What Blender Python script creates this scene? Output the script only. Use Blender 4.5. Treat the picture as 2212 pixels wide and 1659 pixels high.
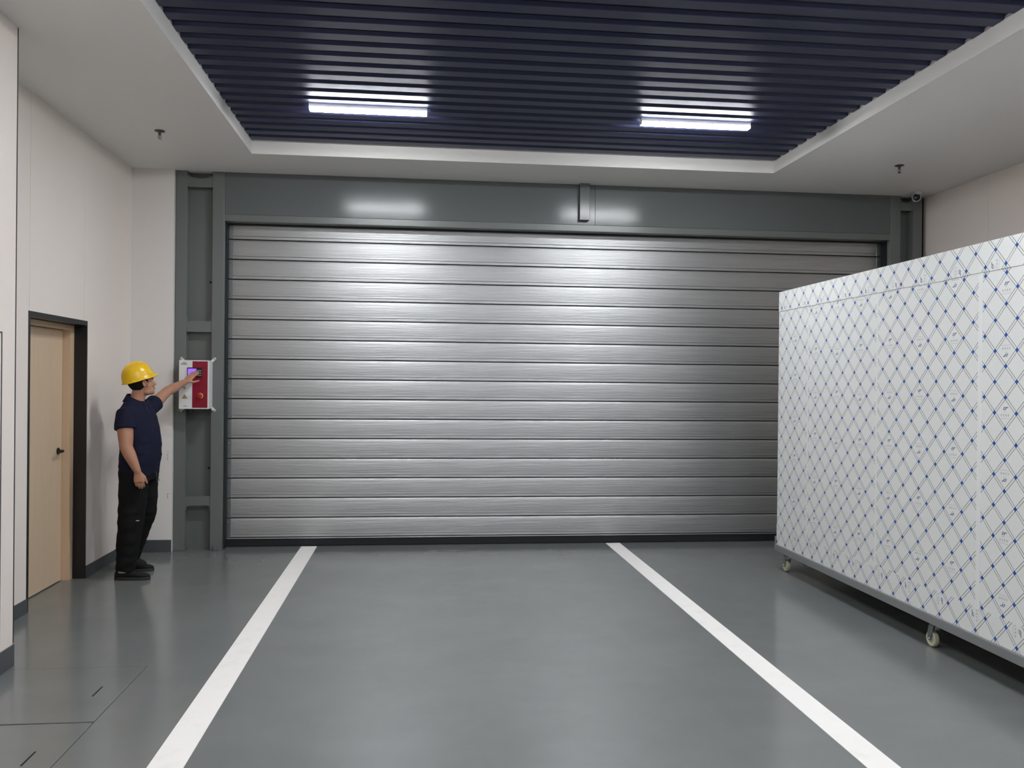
import bpy, bmesh, math, random
from mathutils import Vector, Matrix, noise

for o in list(bpy.data.objects):
    bpy.data.objects.remove(o)
C = bpy.context.scene.collection
scene = bpy.context.scene
PI = math.pi
rnd = random.Random(7)

# ------------------------------------------------------------------ camera, world, exposure
yaw, pitch, roll = 0.110, -0.00252, 0.0098
F = Vector((math.sin(yaw) * math.cos(pitch), math.cos(yaw) * math.cos(pitch), math.sin(pitch)))
R0 = Vector((math.cos(yaw), -math.sin(yaw), 0))
U0 = R0.cross(F)
Rv = R0 * math.cos(roll) + U0 * math.sin(roll)
Uv = -R0 * math.sin(roll) + U0 * math.cos(roll)
cam_d = bpy.data.cameras.new('camera')
cam_d.sensor_width = 36.0
cam_d.lens = 1860.0 / 2212.0 * 36.0
cam = bpy.data.objects.new('camera', cam_d)
C.objects.link(cam)
cam.matrix_world = Matrix(((Rv.x, Uv.x, -F.x, 0), (Rv.y, Uv.y, -F.y, 0), (Rv.z, Uv.z, -F.z, 1.65), (0, 0, 0, 1)))
scene.camera = cam
w = bpy.data.worlds.new('world')
scene.world = w
w.use_nodes = True
w.node_tree.nodes['Background'].inputs[0].default_value = (0.5, 0.52, 0.55, 1)
w.node_tree.nodes['Background'].inputs[1].default_value = 0.05
scene.view_settings.view_transform = 'Standard'
scene.view_settings.look = 'None'
scene.view_settings.gamma = 1
scene.view_settings.use_curve_mapping = False
scene.view_settings.exposure = 1.45
LAMP_STRENGTH = 95.0
LAMP_SIDE = 0.25  # share of glow added to the lamp sides to brighten the ceiling strips
LAMP_COLOR = (0.95, 0.975, 1.0)

# ------------------------------------------------------------------ helpers
def lin(r, g, b):
    def f(c):
        c /= 255.0
        return c / 12.92 if c <= 0.04045 else ((c + 0.055) / 1.055) ** 2.4
    return (f(r), f(g), f(b))

def mat(name, col, rough=0.5, metal=0.0, spec=0.5, **kw):
    m = bpy.data.materials.new(name)
    m.use_nodes = True
    b = m.node_tree.nodes['Principled BSDF']
    b.inputs['Base Color'].default_value = (*col, 1)
    b.inputs['Roughness'].default_value = rough
    b.inputs['Metallic'].default_value = metal
    b.inputs['Specular IOR Level'].default_value = spec
    for k, v in kw.items():
        b.inputs[k].default_value = v
    return m

class NT:
    """small node-building helper"""
    def __init__(self, m):
        self.t = m.node_tree
        self.b = self.t.nodes['Principled BSDF']
    def node(self, typ, **kw):
        n = self.t.nodes.new(typ)
        for k, v in kw.items():
            setattr(n, k, v)
        return n
    def link(self, a, b):
        self.t.links.new(a, b)
    def put(self, sock, v):
        if isinstance(v, bpy.types.NodeSocket):
            self.link(v, sock)
        else:
            sock.default_value = v
    def math(self, op, a, b=0.0, c=0.0):
        n = self.node('ShaderNodeMath', operation=op)
        self.put(n.inputs[0], a); self.put(n.inputs[1], b); self.put(n.inputs[2], c)
        return n.outputs[0]
    def coords(self, kind='Object'):
        return self.node('ShaderNodeTexCoord').outputs[kind]
    def mapping(self, vec, scale=(1, 1, 1), loc=(0, 0, 0)):
        n = self.node('ShaderNodeMapping')
        self.link(vec, n.inputs['Vector'])
        n.inputs['Scale'].default_value = scale
        n.inputs['Location'].default_value = loc
        return n.outputs[0]
    def noise(self, vec, scale, detail=3, rough=0.5):
        n = self.node('ShaderNodeTexNoise')
        self.link(vec, n.inputs['Vector'])
        n.inputs['Scale'].default_value = scale
        n.inputs['Detail'].default_value = detail
        n.inputs['Roughness'].default_value = rough
        return n.outputs['Fac']
    def ramp(self, fac, p0, p1, c0=(0, 0, 0, 1), c1=(1, 1, 1, 1)):
        n = self.node('ShaderNodeValToRGB')
        self.link(fac, n.inputs[0])
        e = n.color_ramp.elements
        e[0].position, e[1].position = p0, p1
        e[0].color, e[1].color = c0, c1
        return n.outputs[0]
    def mix(self, fac, a, b):
        n = self.node('ShaderNodeMix', data_type='RGBA')
        self.put(n.inputs[0], fac)
        for s, v in ((n.inputs[6], a), (n.inputs[7], b)):
            if isinstance(v, tuple):
                s.default_value = (*v[:3], 1)
            else:
                self.link(v, s)
        return n.outputs[2]
    def bump(self, h, strength=0.2, dist=0.01):
        n = self.node('ShaderNodeBump')
        n.inputs['Strength'].default_value = strength
        n.inputs['Distance'].default_value = dist
        self.link(h, n.inputs['Height'])
        self.link(n.outputs[0], self.b.inputs['Normal'])
    def sep(self, vec):
        n = self.node('ShaderNodeSeparateXYZ')
        self.link(vec, n.inputs[0])
        return n.outputs
    def base(self, s): self.link(s, self.b.inputs['Base Color'])
    def rough(self, s): self.link(s, self.b.inputs['Roughness'])

class MB:
    """collects shapes and links them as one mesh object"""
    def __init__(self):
        self.v = []; self.f = []
    def add(self, vs, fs):
        n = len(self.v)
        self.v += [tuple(x) for x in vs]
        self.f += [tuple(i + n for i in f) for f in fs]
        return self
    def box(self, x0, x1, y0, y1, z0, z1):
        return self.add([(x0, y0, z0), (x1, y0, z0), (x1, y1, z0), (x0, y1, z0), (x0, y0, z1), (x1, y0, z1), (x1, y1, z1), (x0, y1, z1)],
                        [(0, 3, 2, 1), (4, 5, 6, 7), (0, 1, 5, 4), (1, 2, 6, 5), (2, 3, 7, 6), (3, 0, 4, 7)])
    def prism(self, pts, axis, a, b):
        """polygon pts (2-D, in the two remaining axes in order) extruded along axis from a to b"""
        n = len(pts)
        def mk(p, q):
            r = list(p); r.insert(axis, q); return r
        return self.add([mk(p, a) for p in pts] + [mk(p, b) for p in pts],
                        [tuple(range(n))[::-1], tuple(range(n, 2 * n))] + [(i, (i + 1) % n, n + (i + 1) % n, n + i) for i in range(n)])
    def rings(self, rings, cap=True):
        n = len(rings[0]); k = len(self.v)
        for r in rings: self.v += [tuple(p) for p in r]
        for i in range(len(rings) - 1):
            for j in range(n):
                self.f.append((k + i * n + j, k + i * n + (j + 1) % n, k + (i + 1) * n + (j + 1) % n, k + (i + 1) * n + j))
        if cap:
            self.f.append(tuple(k + j for j in range(n))[::-1])
            self.f.append(tuple(k + (len(rings) - 1) * n + j for j in range(n)))
        return self
    def lathe(self, org, axis, prof, n=20, cap=True):
        """prof: (distance along axis, radius)"""
        ax = Vector(axis).normalized()
        u = ax.orthogonal().normalized(); v = ax.cross(u)
        o = Vector(org)
        return self.rings([[o + ax * d + (u * math.cos(2 * PI * j / n) + v * math.sin(2 * PI * j / n)) * max(r, 1e-4) for j in range(n)] for d, r in prof], cap)
    def tube(self, pts, rad, n=12, round_ends=True):
        pts = [Vector(p) for p in pts]
        if not isinstance(rad, (list, tuple)): rad = [rad] * len(pts)
        P = list(pts); Rr = list(rad)
        if round_ends:
            t0 = (pts[0] - pts[1]).normalized(); t1 = (pts[-1] - pts[-2]).normalized()
            h = [(0.95, 0.25), (0.75, 0.62), (0.4, 0.9)]
            P = [pts[0] + t0 * rad[0] * a for a, _ in h] + P + [pts[-1] + t1 * rad[-1] * a for a, _ in h[::-1]]
            Rr = [rad[0] * b for _, b in h] + Rr + [rad[-1] * b for _, b in h[::-1]]
        rings = []; u = None
        for i, q in enumerate(P):
            t = (P[min(i + 1, len(P) - 1)] - P[max(i - 1, 0)]).normalized()
            if u is None: u = t.orthogonal().normalized()
            u = (u - t * u.dot(t)).normalized(); v = t.cross(u)
            rings.append([q + (u * math.cos(2 * PI * j / n) + v * math.sin(2 * PI * j / n)) * Rr[i] for j in range(n)])
        return self.rings(rings)
    def ellipsoid(self, c, ax, rad, n=20, m=12):
        """ax: three orthonormal vectors, rad: three radii"""
        c = Vector(c); rings = []
        for i in range(1, m):
            th = PI * i / m
            rings.append([c + ax[2] * (math.cos(th) * rad[2]) + (ax[0] * (math.cos(2 * PI * j / n) * rad[0]) + ax[1] * (math.sin(2 * PI * j / n) * rad[1])) * math.sin(th) for j in range(n)])
        return self.rings(rings)
    def mesh(self, name, smooth=False, bevel=0.0, segs=2):
        me = bpy.data.meshes.new(name)
        me.from_pydata(self.v, [], self.f)
        bm = bmesh.new(); bm.from_mesh(me)
        bmesh.ops.recalc_face_normals(bm, faces=bm.faces)
        if bevel:
            es = [e for e in bm.edges if len(e.link_faces) == 2 and e.calc_face_angle(0) > 0.5]
            bmesh.ops.bevel(bm, geom=es, offset=bevel, segments=segs, profile=0.5, affect='EDGES', clamp_overlap=True)
        bm.to_mesh(me); bm.free()
        if smooth:
            for p in me.polygons: p.use_smooth = True
            if smooth != 'all':
                me.set_sharp_from_angle(angle=0.6)
        return me
    def build(self, name, m, parent=None, smooth=False, bevel=0.0, segs=2, label=None):
        o = link(name, self.mesh(name, smooth, bevel, segs), m, parent)
        if label: o['label'] = label
        return o

def link(name, me, m, parent=None, loc=None):
    o = bpy.data.objects.new(name, me)
    C.objects.link(o)
    if m is not None and len(me.materials) == 0: me.materials.append(m)
    if loc is not None: o.location = loc
    if parent is not None:
        o.parent = parent
        off = parent.location if parent.get('_at') else Vector((0, 0, 0))
        o.matrix_parent_inverse = Matrix.Translation(-off)
    return o

def thing(name, label, cat, loc=(0, 0, 0), group=None):
    o = bpy.data.objects.new(name, None)
    o.empty_display_size = 0.1
    C.objects.link(o)
    o.location = loc
    o['_at'] = 1
    tag(o, label, cat, group)
    return o

def tag(o, label, cat, group=None):
    o['label'] = label; o['category'] = cat
    if group: o['group'] = group
    return o

def struct(o):
    o['kind'] = 'structure'
    return o

# ------------------------------------------------------------------ materials
M = {}
def m_wall(name, col):
    m = mat(name, col, 0.55, 0, 0.35); n = NT(m)
    c = n.coords(); f = n.noise(c, 1.3, 3)
    n.base(n.mix(n.math('MULTIPLY', f, 0.25), col, tuple(x * 0.86 for x in col)))
    n.bump(n.noise(c, 260, 2), 0.06, 0.002)
    return m
M['panel'] = m_wall('wall_panel_paint', lin(238, 228, 221))
M['white'] = m_wall('white_plaster', lin(228, 226, 223))
M['soffit'] = m_wall('ceiling_paint', lin(230, 228, 225))

def m_floor(name, col):
    m = mat(name, col, 0.22, 0, 0.5); n = NT(m)
    c = n.coords()
    big = n.noise(n.mapping(c, (1, 0.55, 1)), 1.1, 4, 0.6)
    sm = n.noise(n.mapping(c, (1, 1.4, 1)), 1.7, 5, 0.6)
    patch = n.ramp(sm, 0.46, 0.72)
    col2 = tuple(x * 1.28 for x in col)
    a = n.mix(n.math('MULTIPLY', n.ramp(big, 0.35, 0.7), 0.5), tuple(x * 0.88 for x in col), tuple(x * 1.12 for x in col))
    a = n.mix(n.math('MULTIPLY', patch, 0.22), a, col2)
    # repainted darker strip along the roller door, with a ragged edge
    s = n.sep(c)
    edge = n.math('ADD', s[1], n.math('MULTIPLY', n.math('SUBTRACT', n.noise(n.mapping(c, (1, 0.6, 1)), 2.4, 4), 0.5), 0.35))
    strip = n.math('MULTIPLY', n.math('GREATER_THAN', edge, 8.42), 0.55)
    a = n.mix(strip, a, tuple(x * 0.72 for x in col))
    n.base(a)
    rg = n.math('MULTIPLY_ADD', big, 0.10, 0.11)
    n.rough(n.math('ADD', rg, n.math('MULTIPLY', patch, 0.015)))
    n.bump(n.noise(c, 3.0, 3), 0.03, 0.01)
    return m
M['floor'] = m_floor('epoxy_floor_paint', lin(115, 118, 117))
def m_line():
    m = mat('white_line_paint', lin(236, 233, 230), 0.45, 0, 0.4); n = NT(m)
    c = n.coords()
    f = n.ramp(n.noise(c, 7, 5, 0.6), 0.52, 0.72)
    n.base(n.mix(n.math('MULTIPLY', f, 0.18), lin(238, 235, 232), lin(195, 193, 190)))
    return m
M['line'] = m_line()
M['base'] = mat('baseboard_paint', lin(74, 78, 80), 0.4)
M['black'] = mat('black_metal', lin(22, 22, 24), 0.4)
M['rubber'] = mat('black_rubber', lin(20, 21, 26), 0.7)
M['dark'] = mat('dark_gap', (0.006, 0.006, 0.008), 0.9)
def m_steel_paint():
    col = lin(106, 111, 109)
    m = mat('grey_steel_paint', col, 0.3, 0, 0.5); n = NT(m)
    c = n.coords()
    n.base(n.mix(n.math('MULTIPLY', n.noise(c, 2.0, 3), 0.5), col, tuple(x * 0.85 for x in col)))
    n.bump(n.noise(c, 60, 2), 0.02, 0.002)
    return m
M['steel'] = m_steel_paint()
M['header'] = mat('header_gloss_paint', lin(98, 102, 102), 0.17, 0, 0.24)
def m_alu():
    m = mat('shutter_aluminium', lin(172, 174, 175), 0.43, 0.85, 0.5); n = NT(m)
    c = n.coords()
    g = n.noise(n.mapping(c, (2.0, 1, 55)), 1.0, 4, 0.6)
    g2 = n.noise(n.mapping(c, (5, 1, 160)), 1.0, 3, 0.6)
    n.bump(n.math('ADD', n.math('MULTIPLY', g, 0.7), n.math('MULTIPLY', g2, 0.3)), 0.6, 0.007)
    n.base(n.mix(n.noise(n.mapping(c, (2, 1, 30)), 1.0, 3), lin(170, 171, 172), lin(190, 191, 191)))
    n.b.inputs['Anisotropic'].default_value = 0.45
    t = n.node('ShaderNodeCombineXYZ'); t.inputs[2].default_value = 1.0
    n.link(t.outputs[0], n.b.inputs['Tangent'])
    return m
M['alu'] = m_alu()
def m_strip(name, col):
    m = mat(name, col, 0.42, 0.0, 0.5); n = NT(m)
    n.b.inputs['Specular Tint'].default_value = (0.72, 0.8, 1.0, 1)
    c = n.coords()
    n.rough(n.math('MULTIPLY_ADD', n.noise(c, 3, 2), 0.06, 0.41))
    return m
M['strip'] = m_strip('navy_ceiling_metal', lin(34, 36, 64))
M['groove'] = m_strip('navy_ceiling_groove', lin(14, 15, 36))
def m_wood(name, col):
    m = mat(name, col, 0.45, 0, 0.4); n = NT(m)
    c = n.coords()
    g = n.noise(n.mapping(c, (60, 60, 1.5)), 1.0, 4, 0.6)
    n.base(n.mix(g, tuple(x * 0.9 for x in col), tuple(x * 1.06 for x in col)))
    return m
M['wood'] = m_wood('pale_oak_veneer', lin(214, 190, 162))
M['wood2'] = m_wood('pale_oak_frame', lin(208, 180, 150))
m = mat('lamp_diffuser', (1, 1, 1), 0.5)
m.node_tree.nodes['Principled BSDF'].inputs['Emission Color'].default_value = (*LAMP_COLOR, 1)
m.node_tree.nodes['Principled BSDF'].inputs['Emission Strength'].default_value = LAMP_STRENGTH
M['glow'] = m
m = mat('added_lamp_side_glow', (1, 1, 1), 0.5)  # emission put into the lamp sides for the ceiling glow
m.node_tree.nodes['Principled BSDF'].inputs['Emission Color'].default_value = (*LAMP_COLOR, 1)
m.node_tree.nodes['Principled BSDF'].inputs['Emission Strength'].default_value = LAMP_STRENGTH * LAMP_SIDE
M['glow_side'] = m
M['lamp_body'] = mat('lamp_housing_white', lin(225, 225, 225), 0.4)
M['chrome'] = mat('chrome', lin(190, 190, 190), 0.2, 1.0)
M['zinc'] = mat('zinc_steel', lin(150, 153, 154), 0.35, 0.9)
M['stainless'] = mat('stainless_frame', lin(165, 167, 167), 0.42, 0.75)
M['cream'] = mat('cream_nylon', lin(196, 194, 168), 0.45)
M['sprinkler'] = mat('sprinkler_brass_dark', lin(96, 88, 82), 0.4, 0.6)

# ------------------------------------------------------------------ room shell
ZC = 3.642          # underside of the white ceiling
ZR = 3.752          # underside of the metal strips in the recess
XL, XR = -2.70, 5.33
XN = -2.28          # near part of the left wall stands further into the room
YN = 5.20
YB = 8.50
YK = -6.0
RX0, RX1, RY1, RY0 = -1.468, 3.325, 7.81, -4.8

# floor with a recess for the two cover plates
hx0, hx1, hy0, hy1 = -2.262, -1.52, 3.35, 5.13
fl = MB()
fl.box(-3.4, hx0, YK - .2, 9.2, -0.12, 0)
fl.box(hx1, 5.6, YK - .2, 9.2, -0.12, 0)
fl.box(hx0, hx1, YK - .2, hy0, -0.12, 0)
fl.box(hx0, hx1, hy1, 9.2, -0.12, 0)
fl.box(hx0, hx1, hy0, hy1, -0.12, -0.05)
floor = struct(fl.build('floor', M['floor']))
for (a, b, slot) in ((4.322, 5.1245, (4.66, 4.80)), (3.354, 4.306, (3.85, 3.99))):
    cp = MB().box(-2.259, -1.5245, a, b, -0.049, 0.0015).build('cover_plate', M['floor'], floor, bevel=0.0015, segs=1)
    MB().box(-1.657, -1.649, slot[0], slot[1], 0.0014, 0.0030).build('lift_slot', M['dark'], cp)

# ceiling: white border with a recess of navy metal strips
ce = MB()
ce.box(-3.0, RX0, YK - .2, 9.2, ZC, 3.95)
ce.box(RX1, 5.6, YK - .2, 9.2, ZC, 3.95)
ce.box(RX0, RX1, RY1, 9.2, ZC, 3.95)
ce.box(RX0, RX1, YK - .2, RY0, ZC, 3.95)
ceiling = struct(ce.build('ceiling', M['soffit']))
MB().box(RX0, RX1, RY0, RY1, ZR + 0.022, 3.94).build('recess_board', M['groove'], ceiling)
sm = MB().prism([(-0.062, 0.022), (-0.052, 0.004), (-0.048, 0.0), (0.048, 0.0), (0.052, 0.004), (0.062, 0.022)], 0, RX0 + 0.002, RX1 - 0.002).mesh('strip')
sm.materials.append(M['strip'])
k = 0
while True:
    y = 7.80 - 0.09 - 0.18 * k
    if y < RY0 + 0.1: break
    link('strip', sm, None, ceiling, (0, y, ZR))
    k += 1

# left wall (far part) as panels, with the doorway
wl = MB()
wl.box(-3.0, XL - 0.012, YN - .3, 6.36, 0, ZC + .02)
wl.box(-3.0, XL - 0.012, 7.425, 9.2, 0, ZC + .02)
wl.box(-3.0, XL - 0.012, 6.36, 7.425, 2.10, ZC + .02)
wall_left = struct(wl.build('wall_left', M['dark']))
g = 0.0015
MB().box(XL - 0.012, XL, YN - .05, 6.36 - g, 0, ZC).build('panel', M['panel'], wall_left)
MB().box(XL - 0.012, XL, 6.36 + g, 7.356 - g, 2.102, ZC).build('panel', M['panel'], wall_left)
MB().prism([(7.356 + g, ZC), (7.356 + g, 2.102), (7.427, 2.102), (7.427, 0), (8.52, 0), (8.52, ZC)], 0, XL - 0.012, XL).build('panel', M['panel'], wall_left)
wn = MB().box(-2.9, XN - 0.012, YK, YN, 0, ZC + .02)
wall_near = struct(wn.build('wall_near_left', M['dark']))
ys = [YN - 0.006, 3.9, 2.7, 1.5, 0.3, -0.9, -2.1, -3.3, -4.5, YK]
for a, b in zip(ys[:-1], ys[1:]):
    MB().box(XN - 0.012, XN, b + g, a - g, 0, ZC).build('panel', M['panel'], wall_near)
MB().box(-2.9, XN - 0.006, YN - 0.001, YN + 0.003, 0, ZC).build('return_face', M['panel'], wall_near)
struct(MB().box(XN - 0.011, XN + 0.001, YN - 0.006, YN + 0.004, 0.13, ZC).build('trim_1', M['black']))
# flush access panel outline on the near wall
tr = MB()
tr.box(XN, XN + .003, 5.028, 5.036, 0.16, 1.90); tr.box(XN, XN + .003, 4.30, 4.308, 0.16, 1.90)
tr.box(XN, XN + .003, 4.30, 5.036, 1.892, 1.90); tr.box(XN, XN + .003, 4.30, 5.036, 0.16, 0.168)
struct(tr.build('trim_2', M['base']))
# back wall: white strip beside the column, unseen block added behind the shutter to stop light
def m_backwall():
    m = m_wall('white_back_wall', lin(222, 217, 213)); n = NT(m)
    c = n.coords(); s = n.sep(c)
    acc = None
    for (x, z, rx, rz) in ((-2.351, 0.925, .010, .012), (-2.351, 0.89, .007, .028), (-2.348, 0.548, .011, .012), (-2.325, 0.552, .006, .008), (-2.349, 0.52, .006, .03), (-2.35, 0.953, .03, .0025)):
        d = n.math('ADD', n.math('POWER', n.math('DIVIDE', n.math('SUBTRACT', s[0], x), rx), 2.0), n.math('POWER', n.math('DIVIDE', n.math('SUBTRACT', s[2], z), rz), 2.0))
        k_ = n.math('LESS_THAN', n.math('ADD', d, n.math('MULTIPLY', n.noise(c, 70, 4), 2.6)), 1.75)
        acc = k_ if acc is None else n.math('MAXIMUM', acc, k_)
    sp = n.ramp(n.noise(c, 38, 4, 0.65), 0.68, 0.74)
    low = n.math('LESS_THAN', s[2], 1.09)
    old = n.b.inputs['Base Color'].links[0].from_socket
    a = n.mix(n.math('MULTIPLY', low, 0.6), old, lin(228, 225, 222))
    a = n.mix(n.math('MULTIPLY', n.math('MULTIPLY', sp, low), 0.35), a, lin(150, 145, 140))
    n.base(n.mix(n.math('MULTIPLY', acc, 0.5), a, lin(90, 86, 84)))
    return m
M['backwall'] = m_backwall()
struct(MB().box(-2.75, -2.309, YB, 9.2, 0, ZC + .02).build('wall_back', M['backwall']))
struct(MB().box(-2.8, 5.6, 9.15, 9.35, 0, 3.95).build('wall_light_block', M['white']))
struct(MB().box(-3.0, 5.6, YK - .2, YK, 0, 3.95).build('wall_front', M['white']))
wr = struct(MB().box(XR + 0.012, 5.6, YK - .2, 9.2, 0, ZC + .02).build('wall_right', M['dark']))
ys = [8.62, 7.57, 6.45, 5.33, 4.21, 3.09, 1.97, .85, -.27, -1.39, -2.51, -3.63, -4.75, YK]
for a, b in zip(ys[:-1], ys[1:]):
    MB().box(XR, XR + 0.012, b + g, a - g, 0, ZC).build('panel', M['panel'], wr)
# baseboards
def bb(name, *b):
    return struct(MB().box(*b).build(name, M['base'], bevel=0.002, segs=1))
bb('baseboard_left', XL, XL + .008, 7.43, 8.49, 0, 0.10)
bb('baseboard_left', XL, XL + .008, YN + .006, 6.352, 0, 0.10)
bb('baseboard_back', XL + .009, -2.31, YB - .008, YB, 0, 0.115)
bb('baseboard_near', XN, XN + .008, YK, YN, 0, 0.125)
bb('baseboard_right', XR - .008, XR, YK, 8.5, 0, 0.10)

# door_1: pale wooden door set back in a black lined doorway
d1 = struct(MB().box(-2.96, -2.90, 6.36, 7.43, 0, 2.12).build('door_1', M['dark']))
lin_ = MB()
lin_.box(-2.80, XL + .003, 6.345, 6.375, 0.0, 2.115)
lin_.build('black_lining', M['black'], d1)
MB().box(-2.80, XL + .003, 7.412, 7.428, 0.0, 2.115).build('black_lining', M['black'], d1)
MB().box(-2.80, XL + .003, 6.375, 7.412, 2.078, 2.115).build('black_lining', M['black'], d1)
MB().box(-2.90, -2.795, 6.376, 6.40, 0.0, 2.075).build('frame', M['wood2'], d1, bevel=.002)
MB().box(-2.90, -2.795, 7.335, 7.411, 0.0, 2.075).build('frame', M['wood2'], d1, bevel=.002)
MB().box(-2.90, -2.795, 6.40, 7.335, 2.035, 2.075).build('frame', M['wood2'], d1, bevel=.002)
leaf = MB().box(-2.895, -2.855, 6.404, 7.331, 0.008, 2.031).build('leaf', M['wood'], d1, bevel=.002)
h = MB()
h.lathe((-2.855, 7.255, 1.06), (1, 0, 0), [(0, .027), (.008, .027), (.010, .024), (.011, 0.011), (.045, .011), (.047, .006)], 20)
h.tube([(-2.815, 7.255, 1.06), (-2.808, 7.235, 1.06), (-2.806, 7.15, 1.058)], [.010, .010, .008])
h.build('handle', M['black'], leaf, smooth=True)

# ------------------------------------------------------------------ door_2: slatted roller shutter
d2 = struct(MB().box(-1.94, 5.02, 8.765, 8.785, 0.02, 3.42).build('door_2', M['dark']))
H = 0.1958
prof = [(0.016, 0.0045), (0.0035, 0.0065), (0.0032, 0.030), (-0.0022, 0.0355)]
for i in range(9):
    t = i / 8
    prof.append((-0.002 - 0.0035 * math.sin(PI * t), 0.037 + t * (0.186 - 0.037)))
prof += [(0.0005, 0.190), (0.006, 0.1925), (0.016, H - 0.0028), (0.03, H - 0.0028), (0.03, 0.0045)]
X0, X1 = -1.93, 5.01
slat_me = MB().prism(prof, 0, X0, X1).mesh('slat', smooth=True)
slat_me.materials.append(M['alu'])
scr = MB().lathe((0, 0, 0), (0, -1, 0), [(0, .0055), (.0025, .0048), (.004, .002)], 10).mesh('screw', smooth='all')
scr.materials.append(M['chrome'])
edge_me = MB().box(0, 0.05, -0.0065, 0.012, 0.004, H - 0.006).mesh('end_cap', bevel=0.001, segs=1)
edge_me.materials.append(M['zinc'])
for k in range(17):
    z = 0.283 + H * (k - 1)
    s = link('slat', slat_me, None, d2, (0, 8.72, z))
    if k < 16:
        for xs_ in (-1.822, 4.90):
            link('end_cap', edge_me, None, s, (xs_ - 0.035, 8.72, z)).matrix_parent_inverse = Matrix.Translation((0, -8.72, -z))
            for zz in (0.045, 0.155):
                link('screw', scr, None, s, (xs_ - 0.01, 8.7135, z + zz)).matrix_parent_inverse = Matrix.Translation((0, -8.72, -z))
MB().box(X0, X1, 8.715, 8.75, 0.004, 0.076).build('bottom_seal', M['rubber'], d2, bevel=0.004)
MB().box(X0, X1, 8.708, 8.722, 0.0765, 0.0865).build('bottom_rail', M['alu'], d2, bevel=0.002)

# ------------------------------------------------------------------ steel portal around the shutter
def column(x0, xa, xb, x1, label, brackets, flip):
    t = thing('steel_column', label, 'column', ((x0 + x1) / 2, 8.62, 0))
    MB().box(x0, xa, 8.54, 8.78 if not flip else 9.1, 0, ZC - .001).build('flange', M['steel'], t, bevel=.003)
    MB().box(xb, x1, 8.54, 9.1 if not flip else 8.78, 0, ZC - .001).build('flange', M['steel'], t, bevel=.003)
    w_ = MB().box(xa, xb, 8.645, 8.66, 0, ZC - .001).build('web', M['steel'], t)
    for z in (2.58, 0.775):
        MB().box(xb - 0.048, xb - 0.026, 8.6435, 8.6452, z, z + .017).build('slot', M['dark'], w_)
    for kind, z0, z1 in brackets:
        n = 10; pts = []
        if kind == 'top':      # concave upper edge
            pts = [(xa, z0), (xb, z0), (xb, z1)] + [(xb - .015 - (xb - xa - .03) * i / n, z1 - 0.028 * math.sin(PI * i / n) ** 0.5) for i in range(n + 1)] + [(xa, z1)]
        elif kind == 'low':    # notched lower edge
            c = .012
            pts = [(xa, z1), (xa, z0 - .035), (xa + c, z0 - .035), (xa + c, z0)] + [(xa + .045 + (xb - xa - .09) * i / n, z0 + 0.012) for i in range(n + 1)] + [(xb - c, z0), (xb - c, z0 - .035), (xb, z0 - .035), (xb, z1)]
        else:
            pts = [(xa, z0), (xb, z0), (xb, z1 + .03), (xb - .012, z1 + .03), (xb - .012, z1), (xa + .012, z1), (xa + .012, z1 + .03), (xa, z1 + .03)]
        b_ = MB().prism(pts, 1, 8.552, 8.575)
        b_.build('bracket', M['steel'], t)
    return t
BR = (('top', 3.49, 3.60), ('mid', 2.10, 2.205), ('low', 0.42, 0.522))
cl = column(-2.305, -2.20, -1.965, -1.855, 'grey painted steel column behind the control box, left of the roller door', BR, True)
cr = column(4.915, 5.03, 5.166, 5.27, 'grey painted steel column at the right end of the roller door', BR, False)
MB().box(-1.855, -1.845, 8.60, 8.70, 0, 3.17).build('guide_seal', M['rubber'], cl)
MB().box(4.905, 4.915, 8.60, 8.70, 0, 3.17).build('guide_seal', M['rubber'], cr)
MB().box(-1.93, -1.893, 8.515, 8.539, 0.0, 0.055).box(-1.918, -1.905, 8.505, 8.516, 0.018, 0.031).build('foot_bracket', M['zinc'], cl, bevel=0.002, label='bare zinc foot bracket')
hd = thing('header_beam', 'glossy grey steel header panels above the roller door', 'beam', (1.53, 8.6, 3.17))
MB().box(-1.854, 1.7685, 8.546, 8.60, 3.238, ZC - .001).build('header_panel', M['header'], hd, bevel=.001, segs=1)
MB().box(1.7705, 4.914, 8.545, 8.60, 3.238, ZC - .001).build('header_panel', M['header'], hd, bevel=.001, segs=1)
MB().box(-1.854, 4.914, 8.540, 8.70, 3.172, 3.236).build('lower_angle', M['steel'], hd, bevel=.003)
MB().box(-1.854, 4.914, 8.67, 8.708, 3.160, 3.171).build('brush_seal', M['rubber'], hd)
MB().box(1.602, 1.703, 8.485, 8.545, 3.275, ZC - .001).build('bracket', M['header'], hd, bevel=.003)

# ------------------------------------------------------------------ painted floor lines
tag(MB().box(-1.122, -0.968, -3.0, 8.69, 0.0005, 0.0022).build('floor_line', M['line']), 'white painted floor line on the left, towards the man in the yellow helmet', 'floor line', 'painted floor lines')
tag(MB().box(1.945, 2.092, -3.0, 8.69, 0.0005, 0.0022).build('floor_line', M['line']), 'white painted floor line on the right, beside the wheeled cabinet', 'floor line', 'painted floor lines')

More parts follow.
